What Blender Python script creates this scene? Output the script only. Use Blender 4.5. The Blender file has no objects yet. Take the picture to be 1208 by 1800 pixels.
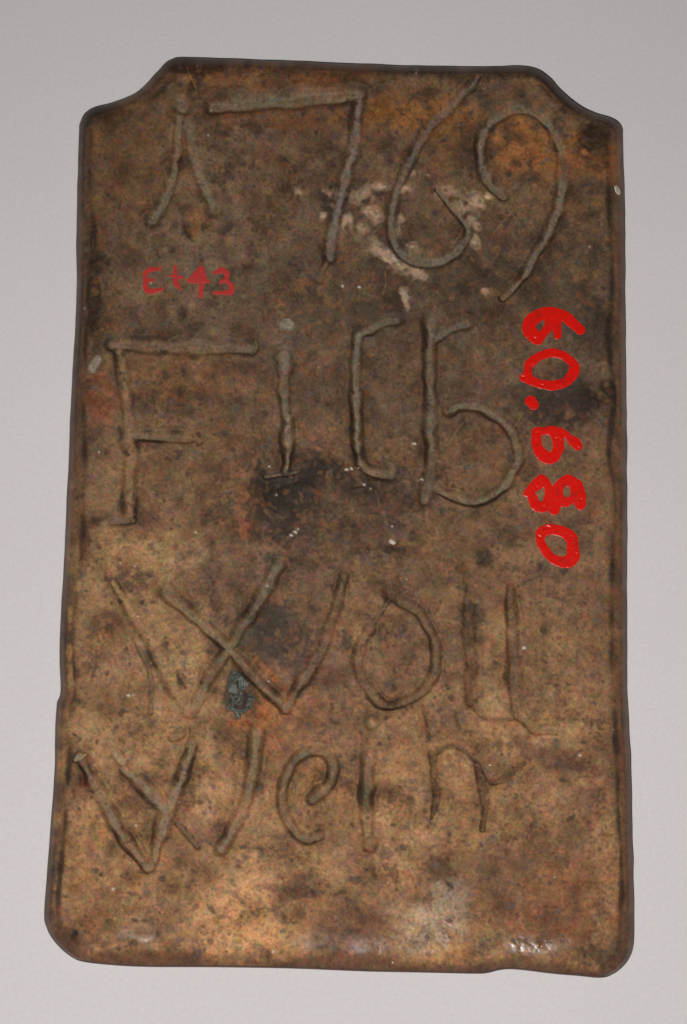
import bpy, math
import numpy as np
from mathutils import Vector

# ---------------------------------------------------------------- camera, world, flash, exposure
T = 0.0125                      # tile thickness (m)
W0, H0 = 1208.0, 1800.0         # the photograph's frame
PXM = 5824.0                    # frame units per metre at the tile's middle
DIST, TILT = 0.90, math.radians(18.0)
HALF = (W0 / 2) / PXM
sc = bpy.context.scene
col = sc.collection
cam_d = bpy.data.cameras.new('camera')
cam = bpy.data.objects.new('camera', cam_d)
col.objects.link(cam)
CAM = np.array([0.0, -DIST * math.sin(TILT), T + DIST * math.cos(TILT)])
cam.location = CAM
cam.rotation_euler = (TILT, 0, 0)
cam_d.sensor_fit = 'HORIZONTAL'
cam_d.sensor_width = 24.0
cam_d.lens = 12.0 / (HALF / DIST)
cam_d.clip_start, cam_d.clip_end = 0.01, 50
sc.camera = cam

world = bpy.data.worlds.new('World')
sc.world = world
world.use_nodes = True
bg = world.node_tree.nodes['Background']
bg.inputs[0].default_value = (1.0, 0.975, 0.95, 1)
bg.inputs[1].default_value = 0.045

fl = bpy.data.lights.new('camera_flash', 'AREA')
fl.shape = 'RECTANGLE'; fl.size = 0.030; fl.size_y = 0.016
fl.energy = 3.06
fl.spread = math.radians(132)
fl.color = (1.0, 0.972, 0.955)
flash = bpy.data.objects.new('camera_flash', fl)
col.objects.link(flash)
flash.location = (CAM[0] - 0.080, CAM[1] - 0.050, CAM[2] - 0.015)
aim = Vector((0.02, -0.010, T)) - Vector(flash.location)
flash.rotation_euler = aim.to_track_quat('-Z', 'Y').to_euler()

sc.view_settings.view_transform = 'Standard'
sc.view_settings.look = 'None'
sc.view_settings.exposure = 0.0
sc.view_settings.gamma = 1.0

# ---------------------------------------------------------------- small tools
rng = np.random.default_rng(1769)
CT, ST = math.cos(TILT), math.sin(TILT)

def plane_xy(px, py, z):
    """point of the horizontal plane z that lies under a measured spot of the tile"""
    u = (np.asarray(px, float) - W0 / 2) / PXM / DIST
    v = -(np.asarray(py, float) - H0 / 2) / PXM / DIST
    dx, dy, dz = u, v * CT + ST, v * ST - CT
    t = (z - CAM[2]) / dz
    return CAM[0] + t * dx, CAM[1] + t * dy

def sstep(a, b, x):
    t = np.clip((x - a) / (b - a), 0, 1)
    return t * t * (3 - 2 * t)

def lin(c):
    c = np.asarray(c, float) / 255.0
    return np.where(c <= 0.04045, c / 12.92, ((c + 0.055) / 1.055) ** 2.4)

def curve(pts, step=6.0, closed=False):
    """Catmull-Rom through pts (any number of columns)"""
    P = np.asarray(pts, float)
    n = len(P)
    out = []
    for i in range(n if closed else n - 1):
        if closed:
            a, b, c, d = P[(i - 1) % n], P[i], P[(i + 1) % n], P[(i + 2) % n]
        else:
            b, c = P[i], P[i + 1]
            a = P[i - 1] if i > 0 else 2 * b - c
            d = P[i + 2] if i + 2 < n else 2 * c - b
        k = max(1, int(np.hypot(*(c - b)[:2]) / step))
        for s in range(k):
            t = s / k
            out.append(0.5 * (2 * b + (c - a) * t + (2 * a - 5 * b + 4 * c - d) * t * t + (3 * b - a - 3 * c + d) * t ** 3))
    if not closed:
        out.append(P[-1])
    return np.array(out)

# ---------------------------------------------------------------- the tile's outline
OUT = [(134.7,500),(134.5,420),(136,334),(137.6,265),(139.7,223),(145,207),(154,195),(169,187),(193,181),(216.6,173),
 (238,162),(259,144),(277.5,125),(293,109),(305,103),(322,101),(420,104),(510,107),(600,111),(739,116),(860,117),(915,116),
 (944,122),(965,136),(986,159),(1014,182.5),(1043,198),(1070,206),(1087,217),(1094,236),(1096,292),(1098,384),(1099,523),
 (1100,640),(1101,750),(1102,900),(1102,1060),(1103,1231),(1109,1347),(1111,1440),(1113,1532),(1115,1612),(1114,1660),
 (1106,1686),(1091,1704),(1071,1716),(1050,1719),(1019,1716),(971,1712),(923,1706),(896,1704),(876,1706),(860,1710),
 (838,1712),(745,1710),(645,1708),(546,1704),(480,1702),(370,1700.5),(264,1700),(199,1697),(143,1690),(115.6,1675),
 (93,1652),(81,1629),(77.6,1606),(83,1532),(88,1462),(95,1369),(97,1300),(97.5,1272),(100,1236),(106,1215),(104.5,1161),
 (106,1092),(110,1028),(114,953),(117,883),(121,800),(125.4,685),(131,593)]
outline = curve(OUT, 5.0, True)

# ---------------------------------------------------------------- working grid over the face
ST_PX = 1.5
gx = np.arange(60, 1140, ST_PX)
gy = np.arange(84, 1740, ST_PX)
GX, GY = np.meshgrid(gx, gy)
NY, NX = GX.shape
fy = np.fft.fftfreq(NY)[:, None]; fx = np.fft.rfftfreq(NX)[None, :]
def blur(a, sx, sy=None):
    sy = sx if sy is None else sy
    g = np.exp(-2 * math.pi ** 2 * ((fx * sx / ST_PX) ** 2 + (fy * sy / ST_PX) ** 2))
    return np.fft.irfft2(np.fft.rfft2(a) * g, s=(NY, NX))
def noise(sx, sy=None):
    n = blur(rng.standard_normal((NY, NX)), sx, sy)
    return (n - n.mean()) / n.std()
N2, N4, N8, N16, N40, N110 = noise(1.3), noise(3), noise(7), noise(15), noise(38), noise(110)
NF = 0.45 * N4 + 0.45 * N8 + 0.5 * N16 + 0.45 * N40          # ragged edge noise
NF /= NF.std()
NL1, NL2 = noise(60), noise(25)
FINE = noise(0.9)

def seg_field(P, closed, R, D=None, want=False):
    """capped distance to a polyline; columns 2.. of P are interpolated along it"""
    if D is None:
        D = np.full((NY, NX), float(R))
    extra = np.zeros((NY, NX)) if want else None
    gxn = np.zeros((NY, NX)) if want else None; gyn = np.zeros((NY, NX)) if want else None
    n = len(P)
    for i in range(n if closed else n - 1):
        a, b = P[i], P[(i + 1) % n]
        x0, x1 = min(a[0], b[0]) - R, max(a[0], b[0]) + R
        y0, y1 = min(a[1], b[1]) - R, max(a[1], b[1]) + R
        i0, i1 = np.searchsorted(gx, [x0, x1]); j0, j1 = np.searchsorted(gy, [y0, y1])
        if i0 >= i1 or j0 >= j1: continue
        X, Y = GX[j0:j1, i0:i1], GY[j0:j1, i0:i1]
        d = b[:2] - a[:2]; L2 = max(d @ d, 1e-9)
        t = np.clip(((X - a[0]) * d[0] + (Y - a[1]) * d[1]) / L2, 0, 1)
        qx, qy = X - a[0] - t * d[0], Y - a[1] - t * d[1]
        q = np.hypot(qx, qy)
        s = D[j0:j1, i0:i1]; m = q < s
        s[m] = q[m]
        if want:
            gxn[j0:j1, i0:i1][m] = (qx / np.maximum(q, 1e-6))[m]
            gyn[j0:j1, i0:i1][m] = (qy / np.maximum(q, 1e-6))[m]
            if len(a) > 2:
                extra[j0:j1, i0:i1][m] = (a[2] + t * (b[2] - a[2]))[m]
    return (D, extra, gxn, gyn) if want else D

# inside test by scan lines, then the capped distance to the outline
inside = np.zeros((NY, NX), bool)
A, B = outline, np.roll(outline, -1, 0)
for j, y in enumerate(gy):
    c = ((A[:, 1] <= y) != (B[:, 1] <= y))
    xs = A[c, 0] + (y - A[c, 1]) / (B[c, 1] - A[c, 1]) * (B[c, 0] - A[c, 0])
    inside[j] = (np.sort(xs)[:, None] < gx[None, :]).sum(0) % 2 == 1
CAP = 90.0
ED, _, EGX, EGY = seg_field(outline, True, CAP, None, True)
EDS = np.where(inside, ED, -ED)

# ---------------------------------------------------------------- incised strokes: (kind, label, [(points, half width, depth mm, tint), ...])
G = (103, 96, 78); GD = (84, 75, 60); TAN = (150, 118, 80); DK = (78, 62, 47); WARM = (102, 87, 68)
LET = [
 ('incised_digit', 'incised digit 1 with a dot over two splayed legs', [
   ([(317,184),(320,187)], 13, .9, G),
   ([(317,207),(313,240),(311,269),(299,324),(284,361),(267,390)], 8.5, .75, G),
   ([(326,219),(333,224),(341,269),(355,315),(379,367)], 10, .75, G)]),
 ('incised_digit', 'incised digit 7 with a long flat top bar', [
   ([(372,184,12.5),(440,181,12),(494,178,11.5),(570,171,11),(634,166,9)], 11, 1.1, G),
   ([(632,168,8),(627,215,9),(620,262,10),(605,320,10.5),(591,384,9.5),(578,450,9.5)], 9, .95, (108,100,90)),
   ([(575,455),(569,474),(561,490)], 6, .5, GD)]),
 ('incised_digit', 'incised digit 6 with a long slanting tail', [
   ([(841,134,5),(818,162,7),(785,192,9),(758,218,9),(734,259,8),(711,301,8),(695,347,8),(687,385,8),(691,420,8.5),(711,446,9),(748,459,10),(785,453,9.5),(813,431,8),(824,405,7),(812,380,6.5),(790,357,5.5),(768,334,4.5)], 8, .85, (98,92,80))]),
 ('incised_digit', 'incised digit 9 with a wide round head', [
   ([(884,343,6),(862,322,9),(847,287,9),(845,248,8),(862,214,9),(897,193,9),(934,195,9),(966,218,9),(985,255,9),(991,301,9),(986,347,9),(975,384,9),(957,422,8),(938,454,7),(918,488,6),(884,523,5)], 8, .9, (104,95,80))]),
 ('incised_letter', 'incised capital F with two short bars', [
   ([(198,606,9),(275,609,10.5),(358,612,10),(440,610,9)], 10, .8, WARM),
   ([(447,598,4),(450,612,6),(440,622,4)], 5, .6, GD),
   ([(207,606,8),(213,640,9),(219,676,10),(227,760,10),(229,824,10),(226,905,9)], 9, .65, (120,96,69)),
   ([(200,918),(217,915),(234,916)], 6, .6, GD),
   ([(233,764,7),(289,769,8),(345,772,7)], 7, .7, WARM), ([(352,766),(359,771),(350,778)], 5, .6, GD)]),
 ('incised_letter', 'incised small i after the capital F', [
   ([(499,628,13),(500,645,10),(499,685,9),(502,720,8),(506,760,8),(505,800,7.5),(503,829,7)], 9, 1.0, (108,101,84)),
   ([(470,836),(503,832),(524,829)], 4, .5, WARM)]),
 ('incised_letter', 'incised small l with hooked top and foot', [
   ([(698,563),(665,571),(634,586)], 8, .75, (98,92,78)),
   ([(629,592),(627,640),(626,676),(627,760),(634,814)], 9, 1.05, (100,94,80)),
   ([(636,816,6),(650,828,8),(688,834,10)], 8, .85, (112,102,80))]),
 ('incised_letter', 'incised small b with a round open bowl', [
   ([(822,569),(795,576),(764,594)], 8.5, .7, (96,88,74)),
   ([(757,566),(756,640),(757,732),(757,824),(748,878)], 10.5, 1.0, (94,86,72)),
   ([(786,722),(818,711),(860,724),(897,753),(910,797),(897,838),(869,869),(832,880),(795,872),(766,858)], 7.5, .85, (102,93,74))]),
 ('incised_letter', 'incised capital V of crossing long strokes', [
   ([(198,1023,5),(238,1088,9),(270,1130,11),(298,1190,11),(330,1250,8)], 9, .55, (140,112,80)),
   ([(488,992,10),(465,1041,9.5),(423,1106,8.5),(395,1150,8.5),(367,1194,8.5),(336,1254,9)], 9, .85, (100,91,76)),
   ([(293,1041,12),(340,1083,9),(400,1136,8),(446,1190,8),(503,1246,7)], 8, .85, (106,94,76)),
   ([(503,1246,8),(525,1208,9),(567,1139,8.5),(586,1083,7),(604,1013,6)], 8, .85, (100,84,66)),
   ([(242,1134),(262,1180),(266,1215),(264,1252)], 4, .35, GD),
   ([(304,1296),(318,1290)], 7, .6, GD)]),
 ('incised_letter', 'incised small o with a dot at its top', [
   ([(688,1043),(689,1044)], 11, .8, DK),
   ([(652,1104),(668,1078),(684,1056)], 4, .25, GD), ([(703,1056),(734,1074),(757,1111),(767,1148),(761,1190),(739,1217),(695,1239),(668,1236),(646,1208),(631,1176),(633,1139),(650,1106)], 7.5, .85, (92,78,58))]),
 ('incised_letter', 'incised small n with dark stems after the o', [
   ([(827,1037),(824,1115),(829,1171),(826,1231)], 9, .8, DK),
   ([(836,1244),(864,1262),(897,1263)], 5, .25, DK),
   ([(897,1035,7),(901,1115,9.5),(906,1190,10),(909,1245,8)], 8, .9, (80,68,54)),
   ([(914,1026),(936,1013),(957,1003)], 4, .15, GD),
   ([(912,1256),(943,1279),(974,1281)], 8, .7, (92,78,60))]),
 ('incised_letter', 'incised capital W at the lower left', [
   ([(132,1336,5),(140,1330,8),(152,1325,3)], 6, .6, (140,128,104)),
   ([(145,1340,7),(181,1407,10),(218,1472,9),(258,1526,7)], 8, .8, (106,95,78)),
   ([(264,1524,7),(287,1453,11),(301,1411,11),(327,1346,9),(338,1306,8)], 9, .75, (116,103,82)),
   ([(206,1326,9),(216,1340,8)], 9, .8, (112,105,92)),
   ([(218,1352,9),(259,1388,11),(293,1424,9)], 9, .7, (112,104,90)),
   ([(310,1444),(347,1487)], 5, .45, GD),
   ([(451,1287,11),(446,1340,11),(431,1407,10),(412,1453,9),(390,1492,8)], 9, .85, (110,99,80))]),
 ('incised_letter', 'incised small e with a curled loop', [
   ([(549,1407),(576,1383),(587,1351),(572,1324),(542,1321),(514,1342),(498,1383),(499,1425),(516,1458),(538,1476),(563,1471)], 7.5, .85, (92,84,66))]),
 ('incised_letter', 'incised small i with dot in the bottom word', [
   ([(653,1272),(654,1273)], 10, .9, (124,112,86)),
   ([(649,1330,11),(646,1370,10.5),(644,1439,9.5),(649,1487,9)], 9, .95, (88,82,64))]),
 ('incised_letter', 'incised small n with thin dark stems in the bottom word', [
   ([(744,1241),(757,1299)], 3.5, .1, DK), ([(762,1328),(785,1312),(815,1316),(841,1344)], 5, .35, DK),
   ([(799,1247),(808,1278)], 4, .15, DK),
   ([(759,1326,5),(765,1370,7),(766,1407,6),(759,1437,3)], 6, .5, DK),
   ([(840,1346,5),(850,1383,7),(853,1420,6),(848,1458,3)], 6, .5, DK),
   ([(862,1376,4),(888,1368,5),(920,1343,3)], 4, .35, DK)]),
]
HGT = np.zeros((NY, NX))               # mm above / below the nominal face
OWN = np.full((NY, NX), -1, int)
TINT = np.zeros((NY, NX, 3)); TW = np.zeros((NY, NX))
QF = np.full((NY, NX), 9.0); DEEP = np.zeros((NY, NX)); RIM = np.zeros((NY, NX))
wob = 0.035 * N8 + 0.02 * N4 + 0.05 * N16
worn = np.clip(1.0 + 0.12 * N16 + 0.12 * N40, 0.55, 1.3)
for li, (kind, lab, strokes) in enumerate(LET):
    for pts, hw, dep, tint in strokes:
        P = [tuple(p) if len(p) == 3 else (p[0], p[1], hw) for p in pts]
        wd = 1.22 if li < 4 else 1.15; P = [(a, b, c * wd) for a, b, c in P]; hw = hw * wd; dep = dep * (1.45 if li < 8 else 1.75)
        C = curve(P, 4.0) if len(P) > 2 else np.array(P, float)
        if hw > 6.2 and len(P) > 1 and len(C) < 3:
            C = np.array([C[0] + (C[-1] - C[0]) * t for t in np.linspace(0, 1, max(2, int(np.hypot(*(C[-1] - C[0])[:2]) / 4)))])
        if len(C) > 4:                                   # the hand that pressed them was not steady
            k = np.arange(len(C)); m = len(C) // 5 + 2
            for cc, am in ((0, 1.0), (1, 1.0), (2, 0.13 * hw)):
                C[:, cc] += am * np.interp(k, np.linspace(0, len(C) - 1, m), rng.standard_normal(m))
            C[:, 2] = np.maximum(C[:, 2], 2.0)
        D, E, _, _ = seg_field(C, False, 34.0, None, True)
        E = np.where(E > 0, E, hw)
        q = D / E + wob * (D < 34)
        QF = np.minimum(QF, np.where((D < 33.5) & (hw > 5.8), q, 9)); f = 1 - sstep(0.38, 1.25, q)
        dep_m = dep * worn * f * np.clip(1.05 + 0.13 * NL2, 0.72, 1.35)
        up = dep_m > DEEP
        DEEP = np.maximum(DEEP, dep_m)
        RIM = np.maximum(RIM, 0.22 * dep * np.exp(-((q - 1.65) / 0.40) ** 2) * np.clip(0.8 + 0.7 * N16, 0, 2) * (D < 33.5))
        w = (1 - sstep(0.25, 0.98, q + 0.17 * N4 + 0.10 * N8)) * np.clip(0.80 + 0.16 * N16 + 0.12 * NL2, 0.3, 1)
        m = (w > TW)
        TINT[m] = lin(tint) * (1.36 if li < 8 else 0.72 if tint == DK else 1.2); TW = np.maximum(TW, w)
        OWN[(q < 1.3) & up] = li
RIM *= 1 - sstep(0.0, 0.25, DEEP)

# faint extra tool marks that belong to no letter
MARK = [([(385,114),(384,160)], 6, .35), ([(505,196),(503,224)], 5, .3), ([(150,250),(148,520)], 5, .12),
        ([(604,985),(606,1010)], 6, .3), ([(536,1090),(548,1110)], 6, .3), ([(700,1010),(712,1040)], 5, .25), ([(745,1000),(720,1045)], 4, .25),
        ([(365,848),(380,830),(383,810)], 5, .25), ([(480,860),(520,845)], 5, .3), ([(930,1330),(985,1355),(1025,1405),(1035,1450)], 9, .3),
        ([(740,1510),(722,1590)], 7, .3), ([(730,1650),(742,1610)], 7, .3), ([(480,1674),(530,1676),(600,1684)], 6, .2),
        ([(560,1690),(640,1684),(720,1700)], 6, .25), ([(170,1660),(240,1676),(330,1684)], 6, .45), ([(930,1690),(1000,1697)], 6, .3)]
for pts, hw, dep in MARK:
    C = curve([(p[0], p[1]) for p in pts], 5.0) if len(pts) > 2 else np.array(pts, float)
    D = seg_field(C, False, 30.0)
    HGT -= dep * np.exp(-(D / hw) ** 2 * 1.2) * (D < 29.5) * np.clip(1 + 0.35 * N16, 0.2, 2)

# the face itself: gentle warp, rolled edge, grain, pits
HGT += 0.16 * N110 + 0.07 * N40 + 0.035 * N16 + 0.018 * N8 + 0.011 * N4 + 0.004 * N2
HGT += RIM - DEEP
def edge_drop(d):
    return np.interp(d, [8, 11, 14, 18, 22, 26, 31, 38], [3.3, 2.45, 1.75, 1.02, 0.50, 0.18, 0.05, 0.0])
dn = ED + (1.4 * N16 + 2.0 * N40) * sstep(8, 20, ED)
TOPW = sstep(0.35, 0.95, blur(np.where(inside & (ED < 60), np.clip(EGY, 0, 1), 0), 5) * 1.15) * (GY < 300)
EDK = 1 - 0.55 * TOPW
HGT -= edge_drop(np.maximum(dn, 8.0)) * EDK
low = sstep(1560, 1640, GY)
HGT -= low * 0.205 * np.logaddexp(0, (58 + 5 * N40 - ED) / 7.0) * 7.0 / PXM * 1000 * 0.9
pit = sstep(1.9, 2.6, N4 * 0.75 + N8 * 0.7)
PEP = noise(1.7) + 0.35 * N16
HGT -= 0.16 * pit + 0.055 * sstep(1.2, 2.3, PEP)
lump = sstep(1.7, 2.6, noise(5))
HGT += 0.10 * lump
# scabby glazed patch at the lower edge and broken-up skin mid tile
rough_zone = np.exp(-(((GX - 720) / 150) ** 2 + ((GY - 1655) / 42) ** 2)) + 0.8 * np.exp(-(((GX - 580) / 120) ** 2 + ((GY - 850) / 60) ** 2))
HGT += rough_zone * (0.07 * N8 + 0.05 * N4)

# ---------------------------------------------------------------- colour of the clay (surface colour, plus some painted sheen, glints and edge shade)
COL = np.empty((NY, NX, 3)); COL[:] = lin((118, 90, 64))
def paint(c, m):
    m = np.clip(m, 0, 1)[..., None]
    COL[:] = COL * (1 - m) + lin(c) * m
def blob(cx, cy, rx, ry, c, s=1.0, rot=0.0, amp=0.3, soft=0.45):
    R = 2.2 * max(rx, ry)
    i0, i1 = np.searchsorted(gx, [cx - R, cx + R]); j0, j1 = np.searchsorted(gy, [cy - R, cy + R])
    if i0 >= i1 or j0 >= j1: return
    X, Y = GX[j0:j1, i0:i1] - cx, GY[j0:j1, i0:i1] - cy
    a = math.radians(rot); u = X * math.cos(a) + Y * math.sin(a); v = -X * math.sin(a) + Y * math.cos(a)
    q = np.hypot(u / rx, v / ry) + amp * NF[j0:j1, i0:i1]
    m = (s * (1 - sstep(1 - soft, 1 + soft, q)))[..., None]
    COL[j0:j1, i0:i1] = COL[j0:j1, i0:i1] * (1 - m) + lin(c) * m
# broad fields
paint((98, 78, 58), 0.8 * (1 - sstep(480, 1000, GY + 60 * NL1)))
paint((154, 116, 79), 0.85 * sstep(950, 1450, GY + 90 * NL1))
paint((100, 76, 58), 0.30 * sstep(0.2, 1.5, NL1))
paint((138, 108, 76), 0.30 * sstep(0.3, 1.6, -NL1))
paint((112, 70, 42), 0.35 * sstep(0.5, 1.8, NL2))
BL = [
 # upper part
 (720, 480, 420, 110, (86, 72, 56), .75), (640, 560, 330, 70, (86, 70, 54), .5), (930, 470, 150, 90, (80, 66, 50), .6), (230, 280, 90, 110, (104, 76, 48), .55),
 (400, 280, 110, 70, (122, 98, 74), .55), (460, 250, 80, 40, (118, 96, 78), .45), (400, 430, 120, 50, (120, 98, 78), .6), (300, 520, 120, 40, (118, 94, 70), .5),
 (560, 330, 90, 80, (104, 84, 66), .6), (470, 128, 140, 22, (126, 78, 40), .55), (500, 205, 150, 16, (122, 76, 40), .55), (560, 215, 60, 40, (112, 80, 50), .4),
 (720, 200, 100, 34, (140, 92, 46), .8), (800, 250, 60, 40, (118, 82, 46), .55), (918, 250, 56, 52, (152, 100, 52), .8), (1040, 270, 46, 44, (146, 92, 42), .8),
 (940, 150, 40, 24, (118, 86, 56), .5), (840, 130, 80, 12, (110, 84, 58), .4), (1020, 330, 26, 46, (78, 60, 42), .55), (740, 380, 60, 46, (98, 78, 58), .5),
 (700, 120, 160, 12, (74, 54, 36), .6), (900, 122, 60, 14, (48, 36, 26), .8), (330, 112, 60, 12, (44, 32, 24), .8), (1046, 236, 26, 26, (38, 28, 20), .85), (1050, 262, 14, 44, (46, 34, 24), .6),
 (334, 404, 13, 18, (36, 28, 22), .9), (326, 368, 12, 10, (62, 48, 36), .6), (345, 388, 14, 24, (150, 104, 60), .6), (345, 145, 8, 14, (30, 24, 18), .8, 30), (190, 205, 40, 20, (58, 42, 28), .7),
 (165, 560, 22, 80, (42, 30, 22), .85), (162, 500, 16, 60, (54, 38, 26), .6), (175, 690, 26, 60, (118, 66, 36), .55), (660, 545, 60, 16, (66, 54, 42), .6), (700, 530, 24, 20, (54, 44, 34), .6), (520, 560, 120, 30, (94, 78, 60), .4), (430, 640, 60, 24, (90, 72, 56), .4), (590, 640, 40, 60, (104, 80, 58), .5),
 (320, 660, 80, 40, (124, 88, 54), .5), (300, 700, 60, 40, (112, 80, 52), .4), (430, 720, 40, 30, (92, 72, 54), .45), (575, 712, 8, 4, (14, 10, 8), 1),
 # middle
 (1020, 702, 88, 42, (36, 29, 24), .95), (985, 716, 60, 34, (38, 31, 26), .9), (1060, 690, 34, 26, (44, 34, 26), .8), (1062, 640, 34, 26, (116, 94, 72), .6), (1055, 590, 28, 40, (52, 40, 32), .7), (1060, 780, 30, 60, (118, 88, 58), .5),
 (860, 640, 40, 30, (104, 84, 62), .5), (830, 690, 70, 14, (66, 52, 40), .55), (820, 780, 70, 60, (112, 84, 60), .5), (690, 700, 40, 70, (106, 80, 56), .5),
 (560, 818, 60, 26, (56, 46, 38), .85), (610, 835, 46, 22, (60, 50, 42), .7), (520, 852, 60, 26, (54, 44, 34), .85), (450, 905, 16, 34, (38, 38, 32), .95), (478, 880, 18, 22, (46, 40, 32), .9), (470, 845, 30, 22, (62, 50, 38), .7),
 (432, 880, 26, 40, (150, 94, 56), .6), (436, 930, 26, 16, (150, 82, 44), .6), (560, 930, 90, 30, (106, 78, 58), .5), (590, 925, 18, 14, (52, 40, 32), .6), (640, 880, 70, 40, (112, 86, 66), .5), (700, 920, 160, 30, (106, 82, 62), .6),
 (180, 913, 17, 11, (36, 28, 22), .95), (215, 940, 6, 7, (40, 32, 28), .8), (850, 984, 27, 22, (42, 36, 28), .92), (892, 940, 22, 26, (54, 46, 36), .7), (700, 965, 50, 10, (56, 46, 36), .75), (640, 975, 14, 16, (70, 60, 50), .6), (965, 1005, 36, 14, (72, 58, 46), .5),
 (250, 985, 110, 46, (156, 124, 86), .8), (290, 840, 120, 70, (130, 102, 72), .5), (150, 960, 8, 26, (84, 40, 26), .8), (230, 1090, 60, 60, (148, 116, 80), .6), (330, 1120, 70, 60, (152, 122, 84), .7), (320, 1160, 60, 50, (156, 126, 88), .6),
 (370, 1020, 60, 34, (98, 76, 64), .75), (400, 1080, 50, 40, (110, 84, 66), .6), (520, 1010, 80, 30, (98, 76, 62), .7), (470, 1112, 46, 42, (72, 64, 52), .85), (440, 1085, 22, 30, (80, 70, 56), .6), (540, 1070, 50, 50, (112, 84, 60), .5), (580, 1160, 40, 40, (110, 82, 64), .5), (520, 1150, 60, 40, (104, 74, 60), .5),
 (230, 1170, 50, 60, (120, 90, 68), .6), (200, 1250, 60, 40, (132, 98, 68), .5), (690, 1160, 60, 70, (112, 84, 64), .5), (770, 1010, 110, 40, (98, 78, 60), .6), (865, 1060, 30, 60, (128, 98, 70), .6), (865, 1150, 28, 70, (138, 106, 74), .7), (980, 1150, 80, 90, (124, 94, 66), .6), (830, 1080, 22, 26, (56, 46, 38), .8), (800, 1140, 26, 24, (84, 72, 60), .6),
 (424, 1222, 30, 40, (44, 38, 33), .95), (462, 1246, 36, 20, (158, 98, 56), .65), (424, 1272, 28, 11, (158, 90, 48), .75), (470, 1290, 24, 56, (152, 96, 54), .6), (466, 1176, 5, 44, (156, 92, 46), .6, -45), (492, 1202, 5, 38, (156, 92, 46), .55, -42), (520, 1290, 40, 40, (140, 96, 58), .5),
 (570, 860, 180, 70, (64, 51, 40), .65), (660, 860, 50, 26, (52, 43, 35), .6), (500, 1105, 44, 40, (60, 52, 43), .5), (600, 822, 60, 18, (42, 36, 32), .7), (760, 700, 260, 60, (84, 67, 51), .4), (640, 650, 200, 120, (94, 76, 58), .4), (600, 940, 150, 50, (82, 66, 52), .5), (940, 500, 150, 90, (72, 58, 44), .5), (180, 300, 50, 120, (92, 66, 44), .5),
 (165, 540, 26, 90, (40, 30, 22), .7), (250, 1180, 130, 200, (158, 124, 84), .35), (940, 1180, 90, 140, (146, 112, 76), .45),
 # lower part
 (424, 1222, 24, 34, (46, 40, 35), .95),
 (270, 1320, 90, 60, (160, 124, 86), .65), (370, 1380, 50, 70, (166, 128, 90), .6), (145, 1370, 18, 40, (84, 44, 28), .8), (150, 1370, 10, 20, (110, 44, 26), .6), (235, 1410, 26, 30, (96, 62, 40), .6), (250, 1395, 10, 10, (54, 38, 28), .7), (190, 1500, 90, 60, (146, 106, 68), .5), (160, 1600, 60, 60, (118, 82, 52), .5),
 (545, 1370, 36, 34, (146, 104, 62), .5), (620, 1290, 80, 30, (126, 94, 70), .5), (790, 1290, 50, 30, (120, 90, 64), .5), (720, 1360, 44, 60, (162, 126, 88), .65), (920, 1290, 64, 36, (166, 128, 88), .7), (800, 1380, 30, 70, (150, 116, 78), .6), (930, 1400, 70, 52, (146, 112, 78), .7), (870, 1350, 30, 20, (110, 80, 58), .5),
 (1000, 1340, 90, 18, (92, 62, 48), .75, 18), (1040, 1420, 20, 60, (108, 76, 62), .7), (1010, 1480, 60, 40, (120, 88, 66), .5), (980, 1580, 110, 80, (124, 82, 52), .7), (900, 1500, 90, 60, (126, 92, 62), .5), (1000, 1640, 80, 36, (106, 68, 46), .6), (880, 1530, 40, 40, (98, 72, 52), .5), (890, 1590, 30, 20, (96, 70, 50), .5),
 (700, 1460, 74, 64, (166, 128, 90), .65), (600, 1440, 50, 60, (142, 106, 70), .5), (430, 1560, 44, 64, (180, 138, 96), .7), (420, 1635, 74, 56, (198, 148, 98), .9), (480, 1660, 50, 30, (186, 140, 92), .7), (440, 1500, 60, 50, (156, 120, 82), .6), (320, 1600, 70, 50, (140, 106, 72), .4), (540, 1568, 40, 14, (78, 62, 54), .8), (530, 1550, 20, 14, (76, 58, 48), .6), (560, 1480, 60, 20, (122, 92, 68), .5),
 (785, 1540, 26, 34, (92, 64, 44), .85), (795, 1570, 14, 28, (82, 62, 50), .7), (765, 1520, 14, 16, (98, 64, 42), .6), (628, 1546, 12, 8, (84, 78, 62), .9), (650, 1600, 60, 40, (136, 100, 66), .5), (620, 1630, 60, 34, (106, 74, 58), .75), (740, 1640, 40, 40, (164, 140, 112), .55), (780, 1600, 40, 40, (170, 146, 118), .55), (800, 1680, 64, 20, (184, 136, 84), .7), (1022, 186, 40, 7, (128, 102, 84), .7, 27), (990, 168, 16, 8, (120, 92, 72), .5, 45), (700, 1690, 50, 14, (160, 122, 78), .5), (820, 1480, 20, 50, (158, 120, 76), .5),  # grey sheen by the lower edge and the notch's lighter bevel painted as colour
 (1060, 1680, 50, 26, (64, 46, 32), .7), (130, 1650, 30, 26, (58, 40, 28), .7), (131, 1643, 7, 8, (24, 18, 14), .9), (240, 1680, 90, 10, (112, 66, 38), .6), (860, 1200, 60, 50, (140, 108, 76), .5), (920, 1210, 40, 30, (128, 98, 70), .4), (1000, 1060, 60, 50, (112, 84, 60), .4),
]
for b in BL:
    blob(b[0], b[1], b[2], b[3], b[4], b[5], b[6] if len(b) > 6 else 0.0)
for cx, cy, rx, ry, c, st in [(560, 825, 90, 34, (34, 30, 27), .8), (490, 870, 60, 46, (36, 33, 27), .8), (620, 850, 90, 40, (44, 37, 31), .6), (600, 925, 90, 40, (52, 42, 34), .5), (690, 965, 60, 16, (42, 35, 29), .7), (470, 1110, 50, 50, (50, 46, 38), .5), (700, 880, 60, 40, (60, 48, 38), .45)]:
    blob(cx, cy, rx, ry, c, st * 0.9, 0, 0.55, 0.62)
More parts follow.
